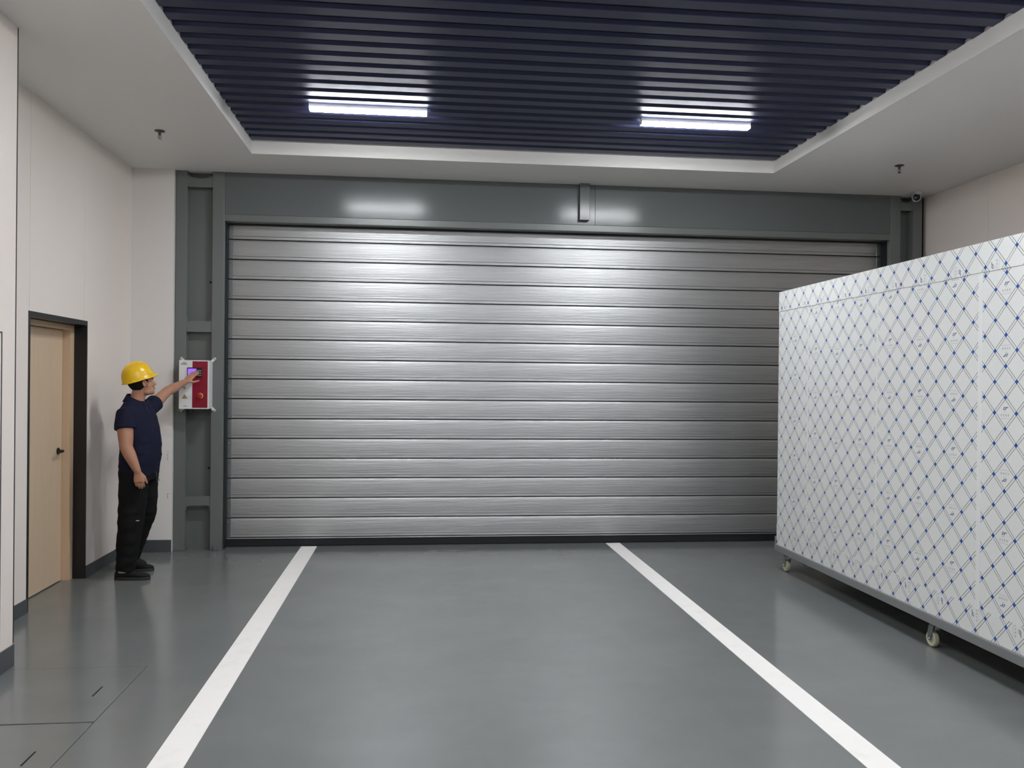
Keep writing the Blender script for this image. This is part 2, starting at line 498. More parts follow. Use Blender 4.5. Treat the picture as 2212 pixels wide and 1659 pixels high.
# ------------------------------------------------------------------ lamps
def lamp_meshes():
    L = 0.447
    hs = MB().box(-L, L, -0.031, 0.031, 0.018, 0.047).mesh('housing', bevel=.002); hs.materials.append(M['lamp_body'])
    sd = MB().box(-L + .003, L - .003, -0.0335, 0.0335, 0.002, 0.0178).mesh('added_side_glow', bevel=.002); sd.materials.append(M['glow_side'])  # glowing side band, added to light the strips around the lamp
    df = MB().box(-L + .005, L - .005, -0.031, 0.031, -0.0012, 0.0019).mesh('diffuser'); df.materials.append(M['glow'])
    ec = MB().box(L - .003, L, -0.034, 0.034, -0.001, 0.0475).mesh('end_cap'); ec.materials.append(M['lamp_body'])
    ec2 = MB().box(-L, -L + .003, -0.034, 0.034, -0.001, 0.0475).mesh('end_cap'); ec2.materials.append(M['lamp_body'])
    return (('housing', hs), ('added_side_glow', sd), ('diffuser', df), ('end_cap', ec), ('end_cap', ec2))
LM = lamp_meshes()
rows = [(6.70, 'row nearest the roller door'), (3.55, 'second row from the roller door'), (0.40, 'assumed unseen third row from the roller door'), (-2.75, 'assumed unseen row farthest from the roller door')]  # last two rows are out of view, assumed in order to light the room
for y, rn in rows:
    for x, sd in ((-0.388, 'left'), (2.197, 'right')):
        r = thing('linear_lamp', 'white linear ceiling lamp on the %s in the %s' % (sd, rn), 'lamp', (x, y, ZR - 0.047), 'linear ceiling lamps')
        for nm, me in LM:
            o = bpy.data.objects.new(nm, me); C.objects.link(o); o.parent = r

# ------------------------------------------------------------------ sprinklers and security camera
def sprinkler(x, y, label):
    t = thing('sprinkler', label, 'sprinkler', (x, y, ZC), 'ceiling sprinklers')
    MB().lathe((x, y, ZC), (0, 0, -1), [(0, .040), (.004, .041), (.007, .036), (.008, .02)], 24).build('escutcheon', M['sprinkler'], t, smooth=True)
    MB().lathe((x, y, ZC - .006), (0, 0, -1), [(0, .011), (.022, .011), (.024, .008), (.03, .008)], 14).build('body', M['sprinkler'], t, smooth=True)
    f = MB()
    f.tube([(x - .009, y, ZC - .032), (x - .013, y, ZC - .048), (x - .004, y, ZC - .066)], .0025, 8)
    f.tube([(x + .009, y, ZC - .032), (x + .013, y, ZC - .048), (x + .004, y, ZC - .066)], .0025, 8)
    f.tube([(x, y, ZC - .036), (x, y, ZC - .064)], .0028, 8)
    f.build('frame_arms', M['sprinkler'], t, smooth=True)
    n = 16; d = MB()
    d.lathe((x, y, ZC - .067), (0, 0, -1), [(0, .017), (.0015, .018), (.003, .016)], n)
    d.build('deflector', M['chrome'], t)
sprinkler(-2.076, 7.205, 'ceiling sprinkler above the wooden door on the left')
sprinkler(4.317, 7.36, 'ceiling sprinkler on the right near the security camera')
t = thing('security_camera', 'small white security camera with dark round lens in the upper right corner', 'camera', (5.115, 8.36, ZC))
M['cam_white'] = mat('camera_white', lin(205, 206, 206), 0.4)
M['lens'] = mat('camera_lens', lin(30, 31, 34), 0.15)
MB().lathe((5.115, 8.36, ZC), (0, 0, -1), [(0, .048), (.010, .048), (.014, .04), (.026, .034)], 24).build('mount', M['cam_white'], t, smooth=True)
MB().lathe((5.113, 8.40, ZC - .047), Vector((-.45, -.88, -.12)), [(-.03, .02), (-.02, .034), (0, .042), (.05, .044), (.066, .044), (.069, .040), (.064, .036), (.05, .034)], 24).build('body', M['cam_white'], t, smooth=True)
MB().lathe((5.113, 8.40, ZC - .047), Vector((-.45, -.88, -.12)), [(.049, .037), (.058, .035), (.064, .024), (.068, .010)], 24).build('lens', M['lens'], t, smooth=True)

# ------------------------------------------------------------------ control box on the left column
M['box_white'] = mat('box_white_enamel', lin(222, 222, 222), 0.35)
M['box_red'] = mat('box_red_panel', lin(134, 14, 40), 0.35)
M['print'] = mat('print_black', lin(38, 38, 40), 0.5)
M['grey_print'] = mat('print_grey', lin(150, 150, 152), 0.5)
M['yellow'] = mat('sign_yellow', lin(200, 165, 60), 0.5)
M['button_red'] = mat('button_red', lin(165, 20, 30), 0.3)
m = mat('screen_purple', (0.05, 0.02, 0.15), 0.3)
m.node_tree.nodes['Principled BSDF'].inputs['Emission Color'].default_value = (0.30, 0.13, 0.95, 1)
m.node_tree.nodes['Principled BSDF'].inputs['Emission Strength'].default_value = 0.42
M['screen'] = m
bx0, bx1, bz0, bz1, by = -2.221, -1.951, 1.366, 1.823, 8.38
t = thing('control_box', 'white control box with a red panel mounted on the left steel column', 'control box', (-2.086, 8.46, bz0))
MB().box(bx0, bx1, by + .012, 8.539, bz0, bz1).build('enclosure', M['box_white'], t, bevel=.004)
lid = MB().box(bx0 - .001, bx1 + .001, by, by + .0115, bz0 - .001, bz1 + .001).build('lid', M['box_white'], t, bevel=.003)
MB().box(-2.099, -1.960, by - .0025, by + .001, 1.377, 1.814).build('red_panel', M['box_red'], t, bevel=.001, label='dark red front strip')
bz = MB().box(-2.146, -2.012, by - .008, by - .0026, 1.662, 1.755).build('keypad', M['black'], t, bevel=.002, label='black keypad bezel around the display')
MB().box(-2.139, -2.062, by - .0095, by - .0078, 1.69, 1.745).build('display', M['screen'], bz)
kb = MB()
for i in range(3):
    for j in range(3):
        kb.box(-2.054 + i * .013, -2.045 + i * .013, by - .0105, by - .0078, 1.676 + j * .022, 1.688 + j * .022)
kb.build('keys', M['grey_print'], bz)
eb = MB().lathe((-2.025, by - .002, 1.49), (0, -1, 0), [(0, .027), (.006, .027), (.008, .02)], 24).build('stop_button', M['yellow'], t, smooth=True)
MB().lathe((-2.025, by - .009, 1.49), (0, -1, 0), [(0, .014), (.012, .014), (.014, .022), (.026, .022), (.030, .016)], 24).build('button_head', M['button_red'], eb, smooth=True)
MB().lathe((-2.172, by, 1.565), (0, -1, 0), [(0, .011), (.005, .011), (.007, .004)], 16).build('key_lock', M['zinc'], t, smooth=True)
# warning triangle and small printing
def tri(cx, cz, r, y, y1):
    return MB().prism([(cx - r * .9, cz - r * .55), (cx + r * .9, cz - r * .55), (cx, cz + r)], 1, y, y1)
wt = tri(-2.170, 1.478, .026, by - .0012, by + .001).build('warning_sign', M['print'], t)
tri(-2.170, 1.4785, .018, by - .0018, by - .0005).build('yellow_field', M['yellow'], wt)
MB().prism([(-2.171, 1.490), (-2.175, 1.479), (-2.170, 1.480), (-2.172, 1.470), (-2.166, 1.482), (-2.170, 1.481), (-2.167, 1.490)], 1, by - .0024, by - .0016).build('bolt_symbol', M['print'], wt)
lg = MB()
for x_, w_, z_, h_, sk in ((-2.190, .007, 1.795, .008, .003), (-2.181, .007, 1.795, .008, .003), (-2.172, .005, 1.795, .008, .003), (-2.166, .005, 1.795, .008, .003),
                           (-2.205, .009, 1.782, .009, .004), (-2.194, .008, 1.782, .009, .004), (-2.184, .006, 1.782, .009, .004), (-2.176, .009, 1.782, .009, .004), (-2.165, .007, 1.782, .009, .004), (-2.156, .006, 1.782, .009, .004)):
    lg.prism([(x_, z_), (x_ + w_ * .75, z_), (x_ + w_ * .75 + sk, z_ + h_), (x_ + sk, z_ + h_)], 1, by - .001, by + .001)
lg.build('logo_print', M['print'], t)
fp = MB()
for i in range(5): fp.box(-2.178 + i * .007, -2.173 + i * .007, by - .001, by + .001, 1.386, 1.391)
for i in range(6): fp.box(-2.178 + i * .006, -2.174 + i * .006, by - .001, by + .001, 1.394, 1.398)
fp.build('small_print', M['grey_print'], t)
for sx, sz in ((-1, 1), (1, 1), (1, -1), (-1, -1)):
    cx = (bx0 if sx < 0 else bx1) - sx * .012; cz = (bz0 if sz < 0 else bz1) - sz * .012
    d = Vector((sx, 0, sz)).normalized(); nn = Vector((-d.z, 0, d.x))
    c0 = Vector((cx, 0, cz))
    q = [c0 + nn * .012, c0 - nn * .012, c0 + d * .055 - nn * .012, c0 + d * .055 + nn * .012]
    tb = MB().prism([(a.x, a.z) for a in q], 1, 8.528, 8.5395).build('mounting_tab', M['box_white'], t, bevel=.001, segs=1)
    e = c0 + d * .044
    MB().lathe((e.x, 8.5285, e.z), (0, -1, 0), [(0, .007), (.004, .006), (.005, .002)], 10).build('screw', M['zinc'], tb)
MB().lathe((-2.132, 8.46, bz0), (0, 0, -1), [(-.004, .026), (.014, .026), (.016, .021), (.036, .021), (.038, .015), (.055, .013)], 18).build('cable_gland', M['black'], t, smooth=True)

# ------------------------------------------------------------------ film-wrapped cabinet on casters
def m_film():
    m = mat('printed_film', lin(205, 207, 206), 0.33, 0, 0.5); n = NT(m)
    c = n.coords(); s = n.sep(c)
    A = n.math('DIVIDE', s[1], -0.0883)     # to the right on the sheet
    B = n.math('DIVIDE', s[2], 0.0856)
    # nodes where A+B is odd, logo cells at the origin
    S = n.math('MULTIPLY', n.math('ADD', n.math('ADD', A, B), 1.0), 0.5)
    T = n.math('MULTIPLY', n.math('ADD', n.math('SUBTRACT', A, B), 1.0), 0.5)
    def dist_int(x):
        return n.math('ABSOLUTE', n.math('SUBTRACT', n.math('FRACT', n.math('ADD', x, 0.5)), 0.5))
    ds, dt = dist_int(S), dist_int(T)
    def near(x, v, w_):
        return n.math('LESS_THAN', n.math('ABSOLUTE', n.math('SUBTRACT', x, v)), w_)
    line = n.math('MAXIMUM', near(ds, 0.062, 0.0145), near(dt, 0.062, 0.0145))
    blue = n.math('MULTIPLY', n.math('LESS_THAN', ds, 0.088), n.math('LESS_THAN', dt, 0.088))
    halo = n.math('MULTIPLY', n.math('LESS_THAN', ds, 0.115), n.math('LESS_THAN', dt, 0.115))
    line = n.math('MULTIPLY', line, n.math('SUBTRACT', 1.0, n.math('MULTIPLY', halo, 0.35)))
    # logo cells every fourth half-period, turned upside down alternately
    ia = n.math('FLOOR', n.math('DIVIDE', n.math('ADD', A, 2.0), 4.0))
    ib = n.math('FLOOR', n.math('DIVIDE', n.math('ADD', B, 2.0), 4.0))
    la = n.math('SUBTRACT', A, n.math('MULTIPLY', ia, 4.0))
    lb = n.math('SUBTRACT', B, n.math('MULTIPLY', ib, 4.0))
    par = n.math('ABSOLUTE', n.math('MODULO', n.math('ADD', ia, ib), 2.0))
    sg = n.math('SUBTRACT', 1.0, n.math('MULTIPLY', par, 2.0))
    u = n.math('MULTIPLY', la, sg); v = n.math('MULTIPLY', lb, sg)
    def rect(uu, vv, u0, u1, v0, v1):
        return n.math('MULTIPLY', near(uu, (u0 + u1) / 2, (u1 - u0) / 2), near(vv, (v0 + v1) / 2, (v1 - v0) / 2))
    us = n.math('SUBTRACT', u, n.math('MULTIPLY', v, 0.55))
    logo = n.math('MAXIMUM', n.math('MAXIMUM', rect(us, v, -.33, -.19, .20, .40), rect(us, v, -.15, -.05, .20, .40)), rect(us, v, -.15, .06, .33, .40))
    logo = n.math('SUBTRACT', logo, rect(us, v, -.28, -.22, .28, .33))
    logo = n.math('MAXIMUM', logo, n.math('MULTIPLY', rect(u, v, -.16, 0.06, .09, .13), n.math('LESS_THAN', n.math('FRACT', n.math('MULTIPLY', u, 16.0)), 0.6)))
    # four small characters: box strokes with a hash of horizontals and verticals
    cu = n.math('MULTIPLY', n.math('ADD', u, 0.42), 4.6)
    fu = n.math('FRACT', cu); iu = n.math('FLOOR', cu)
    inband = rect(u, v, -.42, .42, -.20, -.05)
    fv = n.math('DIVIDE', n.math('ADD', v, 0.20), 0.15)
    hs = n.math('LESS_THAN', n.math('FRACT', n.math('MULTIPLY', fv, n.math('ADD', 2.0, n.math('MODULO', iu, 2.0)))), 0.36)
    vs = n.math('MAXIMUM', near(fu, 0.36, 0.07), n.math('MULTIPLY', near(fu, 0.16, 0.06), n.math('GREATER_THAN', iu, 1.0)))
    gl = n.math('MULTIPLY', n.math('MULTIPLY', inband, n.math('LESS_THAN', fu, 0.66)), n.math('MAXIMUM', hs, vs))
    ul = n.math('MULTIPLY', rect(u, v, -.42, .42, -.36, -.325), n.math('LESS_THAN', n.math('FRACT', n.math('MULTIPLY', u, 13.0)), 0.62))
    txt = n.math('MAXIMUM', gl, ul)
    a = n.mix(n.math('MULTIPLY', n.noise(c, 1.5, 2), 0.3), lin(222, 223, 221), lin(212, 214, 213))
    a = n.mix(n.math('MULTIPLY', halo, 0.35), a, lin(235, 237, 240))
    a = n.mix(n.math('MULTIPLY', line, 0.95), a, lin(92, 96, 100))
    a = n.mix(n.math('MULTIPLY', txt, 0.6), a, lin(112, 114, 124))
    a = n.mix(n.math('MULTIPLY', logo, 0.85), a, lin(62, 72, 112))
    n.base(n.mix(blue, a, lin(28, 78, 158)))
    n.bump(n.noise(n.mapping(c, (1, 1, 0.6)), 9, 3), 0.10, 0.01)
    return m
M['film'] = m_film()
CX, CX2 = 3.20, 4.12
CY1, CY0 = 7.36, 2.86
t = thing('wheeled_cabinet', 'large box cabinet in white protective film with blue diamond print, on casters', 'cabinet', (3.66, 5.1, 0))
M['core'] = mat('cabinet_steel_core', lin(170, 172, 172), 0.4, 0.6)
MB().box(CX + .004, CX2 - .004, CY0 + .004, CY1 - .004, 0.226, 2.466).build('core', M['core'], t)
def sheet(name, y0, y1, z0, z1, org, rot=0, x=CX, th=.004, pts=None):
    """film sheet on the near face; local origin at a logo cell so that the print falls where it should"""
    poly = pts or [(y0, z0), (y1, z0), (y1, z1), (y0, z1)]
    mb = MB().prism(poly, 0, x, x + th)
    oy, oz = org
    if rot:   # sheet turned by a quarter: local (y,z) = (z,-y)
        mb.v = [(a, (c_ - oz), -(b_ - oy)) for a, b_, c_ in mb.v]
        me = mb.mesh(name)
        o = link(name, me, M['film'], t, (0, oy, oz)); o.rotation_euler = (PI / 2, 0, 0)
        # undo the turn: rotation about x by +90 deg maps (y,z) -> (-z, y)
    else:
        mb.v = [(a, b_ - oy, c_ - oz) for a, b_, c_ in mb.v]
        me = mb.mesh(name)
        o = link(name, me, M['film'], t, (0, oy, oz))
    return o
g = .003
ZT, ZS = 2.302, 0.34
sheet('side_panel', 6.783 + g, CY1, .226, ZT, (7.022, 1.706))
sheet('side_panel', 5.712 + g, 6.783 - g, .226, ZT, (6.643, 1.915))
sheet('side_panel', 4.602 + g, 5.712 - g, .226, ZT, (5.548, 1.935))
sheet('side_panel', 3.50 + g, 4.602 - g, .226, ZT, (4.385, 2.19))
sheet('side_panel', CY0, 3.50 - g, .226, ZT, (3.31, 2.0))
M['film_plain'] = mat('film_blank_margin', lin(224, 226, 224), 0.33)
for y, hw in ((6.783, .007), (5.712, .009), (4.602, .018), (3.50, .012)):
    MB().box(CX - .0008, CX + .004, y - hw, y + hw, 0.226, ZT).build('blank_margin', M['film_plain'], t)
    MB().box(CX - .0022, CX - .0006, y - .003, y + .003, 0.226, ZT).build('joint_strip', M['film_plain'], t, bevel=.0006, segs=1)
# top band, turned sheet, its lower edge lifting a little
n = 90; lo = []
for i in range(n + 1):
    y = CY1 - (CY1 - CY0) * i / n
    lo.append((y, ZT - 0.004 + 0.006 * noise.noise((y * 3.1, 0.3, 0)) + 0.003 * noise.noise((y * 11, 1, 0))))
sheet('top_band', 0, 0, 0, 0, (5.501, 2.325), 1, CX - .003, .004, [(CY0, 2.47), (CY1, 2.47)] + lo)
# skirt film with a stepped, torn upper edge
up = []; y = CY1; ph = 0
while y > CY0 + .02:
    yy = max(y - 0.165, CY0)
    zz = 0.385 + 0.02 * noise.noise((y * 1.7, 5, 0)) + (0.03 if y > 6.9 else 0)
    up += [(y, zz), (y - .03, zz + .007), (y - .12, zz - .008)]
    y = yy
up += [(CY0, .38)]
sheet('skirt_film', 0, 0, 0, 0, (4.955, 0.341), 1, CX - .0030, .0012, up[::-1] + [(CY1, .228), (CY0, .228)])
MB().box(CX, CX2, CY0, CY1, 2.467, 2.471).build('top_sheet', M['film'], t)
MB().box(CX2 - .004, CX2, CY0, CY1, .226, 2.466).build('far_side_panel', M['film'], t)
MB().box(CX + .004, CX2 - .004, CY1 - .004, CY1, .226, 2.466).build('end_panel', M['film'], t)
MB().box(CX + .004, CX2 - .004, CY0, CY0 + .004, .226, 2.466).build('end_panel', M['film'], t)
# base frame
fr = MB()
fr.box(CX - .012, CX + .045, CY0 - .01, CY1 + .01, 0.170, 0.226); fr.box(CX2 - .045, CX2 + .012, CY0 - .01, CY1 + .01, 0.170, 0.226)
for y in (CY1 - .04, 5.1, CY0 + .04): fr.box(CX + .045, CX2 - .045, y - .025, y + .025, 0.172, 0.224)
fr.build('base_frame', M['stainless'], t, bevel=.003)
MB().box(CX - .014, CX + .03, CY1 + .010, CY1 + .016, 0.175, 0.30).build('corner_bracket', M['stainless'], t, bevel=.002)
def caster(x, y):
    tx = 0.35
    f0 = MB()
    f0.box(x - .045, x + .045, y - .045, y + .045, .163, .170)
    f0.lathe((x, y, .163), (0, 0, -1), [(0, .030), (.012, .030), (.016, .024), (.022, .024)], 18)
    cx = x; cy = y + .022
    for sx in (-1, 1):
        pts = []
        pts += [(y - .026, .143), (y + .026, .143), (cy + .020, .085), (cy + .013, .044), (cy, .038), (cy - .013, .044), (cy - .02, .07)]
        f0.prism(pts, 0, cx + sx * .0235 - .0015, cx + sx * .0235 + .0015)
    f0.box(cx - .025, cx + .025, y - .026, y + .026, .140, .145)
    c = f0.build('caster', M['zinc'], t, smooth=True)
    wh = MB().lathe((cx - .016, cy, .052), (1, 0, 0), [(.004, .012), (.005, .030), (0, .036), (0, .046), (.004, .050), (.016, .0515), (.028, .050), (.032, .046), (.032, .036), (.027, .030), (.028, .012)], 32)
    wh.build('wheel', M['cream'], c, smooth=True)
    MB().lathe((cx - .031, cy, .052), (1, 0, 0), [(0, .006), (.004, .009), (.058, .009), (.062, .006)], 12).build('axle', M['chrome'], c, smooth=True)
for x in (3.262, 4.06):
    for y in (7.27, 5.10, 2.95):
        caster(x, y)

#PERSON
# ------------------------------------------------------------------ person at the control box
def m_skin():
    col = lin(176, 128, 104)
    m = mat('skin', col, 0.45, 0, 0.4); n = NT(m)
    c = n.coords()
    n.base(n.mix(n.noise(c, 14, 3), lin(166, 116, 94), lin(184, 138, 114)))
    n.b.inputs['Subsurface Weight'].default_value = 0.08
    n.b.inputs['Subsurface Radius'].default_value = (0.01, 0.004, 0.002)
    return m
def m_cloth(name, col, sc=420):
    m = mat(name, col, 0.85, 0, 0.2); n = NT(m)
    c = n.coords()
    n.base(n.mix(n.noise(c, 6, 3), tuple(x * 0.8 for x in col), tuple(x * 1.15 for x in col)))
    n.bump(n.noise(c, sc, 2), 0.15, 0.001)
    return m
M['skin'] = m_skin()
M['shirt'] = m_cloth('navy_polo_cloth', lin(25, 27, 48))
M['trousers'] = m_cloth('black_trouser_cloth', lin(17, 17, 18))
M['shoe'] = m_cloth('black_shoe', lin(34, 34, 34), 200)
M['sole'] = mat('dark_sole', lin(40, 40, 40), 0.6)
M['sock'] = mat('white_sock', lin(190, 190, 188), 0.8)
M['hair'] = m_cloth('black_hair', lin(26, 23, 22), 600)
M['helmet'] = mat('yellow_helmet_plastic', lin(234, 188, 28), 0.3, 0, 0.5)
M['cord'] = mat('dark_cord', lin(60, 60, 66), 0.7)
M['eyewhite'] = mat('eye_white', lin(225, 222, 218), 0.25)

def fused(mb, name, m, parent, voxel, smooth_it=6, fac=0.5, disp=None, adapt=0.0):
    """voxel-fuses overlapping closed shapes into one continuous skin"""
    me = mb.mesh(name)
    tmp = bpy.data.objects.new('tmp', me); C.objects.link(tmp)
    md = tmp.modifiers.new('r', 'REMESH'); md.mode = 'VOXEL'; md.voxel_size = voxel; md.adaptivity = adapt
    ms = tmp.modifiers.new('s', 'SMOOTH'); ms.factor = fac; ms.iterations = smooth_it
    dg = bpy.context.evaluated_depsgraph_get()
    out = bpy.data.meshes.new_from_object(tmp.evaluated_get(dg))
    bpy.data.objects.remove(tmp)
    if disp:
        nv = [(v.co.copy(), v.normal.copy()) for v in out.vertices]
        for v, (c_, n_) in zip(out.vertices, nv):
            v.co = c_ + n_ * disp(c_)
    out.polygons.foreach_set('use_smooth', [True] * len(out.polygons))
    out.name = name
    out.materials.clear()
    return link(name, out, m, parent)

def loft(mb, secs, fdir, n=28, power=2.3):
    """secs: (x, y, z, half depth along fdir, half width across); superellipse rings"""
    f = Vector((fdir[0], fdir[1], 0)).normalized(); l = Vector((-f.y, f.x, 0))
    rings = []
    for x, y, z, a, b in secs:
        r = []
        for j in range(n):
            th = 2 * PI * j / n; c_, s_ = math.cos(th), math.sin(th)
            r.append(Vector((x, y, z)) + f * (a * math.copysign(abs(c_) ** (2 / power), c_)) + l * (b * math.copysign(abs(s_) ** (2 / power), s_)))
        rings.append(r)
    return mb.rings(rings)

TF = (math.cos(math.radians(-16)), math.sin(math.radians(-16)))     # chest direction
torso = [(-2.300, 7.495, 0.84, .128, .165), (-2.298, 7.495, 0.93, .138, .172), (-2.288, 7.495, 1.03, .142, .172), (-2.292, 7.495, 1.13, .140, .175),
         (-2.308, 7.495, 1.25, .130, .190), (-2.318, 7.495, 1.33, .112, .195), (-2.325, 7.495, 1.395, .092, .172), (-2.330, 7.497, 1.432, .078, .128), (-2.334, 7.498, 1.462, .068, .088), (-2.335, 7.50, 1.49, .058, .062)]
SH_R = Vector((-2.368, 7.322, 1.338)); EL_R = Vector((-2.330, 7.262, 1.085)); WR_R = Vector((-2.242, 7.262, 0.895))
SH_L = Vector((-2.283, 7.665, 1.385)); EL_L = Vector((-2.208, 7.955, 1.535)); WR_L = Vector((-2.122, 8.222, 1.620))

def hand(mb, w, d, n, s, curl, spread=0.0, scale=1.0, thumb=(0.75, 0.55, 0.3)):
    """w wrist, d towards the fingers, n palm normal, s towards the thumb"""
    d, n, s = d.normalized(), n.normalized(), s.normalized()
    k = scale
    secs = [(0.0, .026, .019), (.02, .030, .018), (.05, .039, .0165), (.075, .042, .015), (.09, .040, .013)]
    rings = []
    for t, a, b in secs:
        rings.append([w + d * t * k + s * (a * k * math.cos(2 * PI * j / 16)) + n * (b * k * math.sin(2 * PI * j / 16)) for j in range(16)])
    mb.rings(rings)
    for i, (off, L, r) in enumerate(((.029, .072, .0088), (.010, .080, .0092), (-.010, .074, .0088), (-.029, .058, .0078))):
        q = w + d * (.086 - (.006 if i in (0, 3) else 0)) * k + s * off * k
        dd = (d + s * spread * off * 10).normalized()
        pts = [q - dd * .012]; ang = 0.0
        segs = (.46, .30, .24)
        for j in range(3):
            ang += curl[j] if not isinstance(curl[j], tuple) else curl[j][i]
            q = q + (dd * math.cos(ang) + n * math.sin(ang)) * (L * segs[j] * k)
            pts.append(q)
        mb.tube(pts, [r * k, r * k, r * .93 * k, r * .82 * k], 10)
    tb = w + d * .022 * k + s * .022 * k + n * .006 * k
    td = (s * thumb[0] + d * thumb[1] + n * thumb[2]).normalized()
    t2 = (s * thumb[0] * .45 + d * (thumb[1] + .3) + n * thumb[2]).normalized()
    mb.tube([tb, tb + td * .038 * k, tb + td * .038 * k + t2 * .030 * k, tb + td * .038 * k + t2 * .056 * k], [.0135 * k, .0125 * k, .0105 * k, .009 * k], 10)

# head frame: turned towards the box and tipped back a little
ha, hp = math.radians(36), math.radians(12)
HFx = Vector((math.cos(ha) * math.cos(hp), math.sin(ha) * math.cos(hp), math.sin(hp)))
HRt = Vector((math.sin(ha), -math.cos(ha), 0))
HUp = HRt.cross(HFx)
HC = Vector((-2.290, 7.497, 1.624))
def hp_(f, r, u): return HC + HFx * f + HRt * r + HUp * u
HX = (HFx, HRt, HUp)

pr = thing('person', 'man in a yellow hard hat, dark polo shirt and black trousers pressing the control box', 'person', (-2.33, 7.5, 0))
b = MB()
loft(b, [(x, y, z, a - .012, w_ - .012) for x, y, z, a, w_ in torso], TF)
b.ellipsoid((-2.31, 7.50, 0.86), (Vector((1, 0, 0)), Vector((0, 1, 0)), Vector((0, 0, 1))), (.115, .155, .11))
# neck and head
b.tube([(-2.335, 7.498, 1.40), (-2.322, 7.498, 1.47), (-2.305, 7.50, 1.55)], [.066, .058, .056], 18)
b.ellipsoid(hp_(-.008, 0, .020), HX, (.098, .076, .098), 28, 18)
b.ellipsoid(hp_(.028, 0, -.045), HX, (.066, .062, .082), 24, 16)
b.ellipsoid(hp_(.066, 0, -.108), HX, (.026, .026, .020))
b.ellipsoid(hp_(.030, .042, -.092), HX, (.045, .018, .026)); b.ellipsoid(hp_(.030, -.042, -.092), HX, (.045, .018, .026))
b.ellipsoid(hp_(.066, .036, -.042), HX, (.024, .022, .018)); b.ellipsoid(hp_(.066, -.036, -.042), HX, (.024, .022, .018))
b.ellipsoid(hp_(.080, 0, .008), HX, (.016, .050, .012))
b.tube([hp_(.088, 0, -.008), hp_(.100, 0, -.030), hp_(.106, 0, -.044)], [.009, .011, .013], 12)
b.ellipsoid(hp_(.100, .011, -.047), HX, (.012, .008, .008)); b.ellipsoid(hp_(.100, -.011, -.047), HX, (.012, .008, .008))
b.ellipsoid(hp_(.090, 0, -.071), HX, (.011, .024, .006)); b.ellipsoid(hp_(.088, 0, -.083), HX, (.011, .021, .007))
for s_ in (-1, 1):
    e = hp_(-.002, s_ * .078, -.022)
    er = (HFx * .9 + HUp * -.25).normalized(); eu = (HUp * .95 + HFx * -.2).normalized()
    N = 14; ring = []
    for j in range(N + 1):
        th = -0.6 + 4.9 * j / N
        ring.append(e + eu * (.031 * math.sin(th) * 1.0) - HFx * (.017 * math.cos(th) + .002) + HRt * s_ * (.010 + .006 * math.sin(th / 2)))
    b.tube(ring, .0055, 8)
    b.ellipsoid(e + HRt * s_ * .003, (HFx, HRt, HUp), (.014, .007, .026), 12, 8)
# arms
def mid(a, c, t): return a + (c - a) * t
b.tube([SH_R + Vector((.02, .05, .02)), SH_R, mid(SH_R, EL_R, .35), mid(SH_R, EL_R, .75), EL_R, mid(EL_R, WR_R, .3), mid(EL_R, WR_R, .7), WR_R], [.050, .054, .064, .057, .050, .049, .038, .028], 18)
b.tube([SH_L - Vector((.02, .05, .0)), SH_L, mid(SH_L, EL_L, .4), mid(SH_L, EL_L, .8), EL_L, mid(EL_L, WR_L, .3), mid(EL_L, WR_L, .7), WR_L], [.048, .052, .055, .047, .044, .044, .034, .026], 18)
hand(b, WR_R, Vector((.16, .02, -1)), Vector((-.25, 1, 0)), Vector((1, .25, .1)), (.28, .5, .35), 0.05, 1.0, (.55, .8, .25))
dL = Vector((.50, .56, .66)).normalized(); nL = Vector((.10, .72, -.62)); nL = (nL - dL * nL.dot(dL)).normalized()
sL = nL.cross(dL)
if sL.x < 0: sL = -sL
hand(b, WR_L, dL, nL, sL, (.05, .10, .10), 0.12, 0.98, (.75, .55, .35))
# legs (inside the trousers)
LEG_R = [Vector((-2.318, 7.420, .86)), Vector((-2.322, 7.405, .66)), Vector((-2.330, 7.395, .49)), Vector((-2.345, 7.378, .30)), Vector((-2.358, 7.362, .10))]
LEG_L = [Vector((-2.292, 7.580, .86)), Vector((-2.275, 7.605, .66)), Vector((-2.286, 7.625, .49)), Vector((-2.352, 7.645, .30)), Vector((-2.420, 7.660, .10))]
b.tube(LEG_R, [.085, .078, .060, .056, .036], 16); b.tube(LEG_L, [.085, .078, .060, .056, .036], 16)
for L_, dx in ((LEG_R, 1), (LEG_L, 1)):
    b.tube([L_[-1] + Vector((-.03, 0, -.045)), L_[-1] + Vector((.06, -.005, -.055)), L_[-1] + Vector((.10, 0, -.062))], [.022, .020, .014], 12)
fused(b, 'body', M['skin'], pr, .0052, 4)

for s_ in (-1, 1):
    e = MB(); e.ellipsoid(hp_(.078, s_ * .031, -.012), HX, (.010, .0125, .006), 14, 10)
    eo = e.build('eye', M['eyewhite'], pr, smooth='all')
    MB().ellipsoid(hp_(.0835, s_ * .031, -.012), HX, (.0062, .0068, .0058), 12, 8).build('iris', M['black'], eo, smooth='all')
    MB().tube([hp_(.088, s_ * .014, .006), hp_(.089, s_ * .032, .011), hp_(.078, s_ * .050, .005)], [.004, .0045, .003], 8).build('eyebrow', M['hair'], pr, smooth='all')

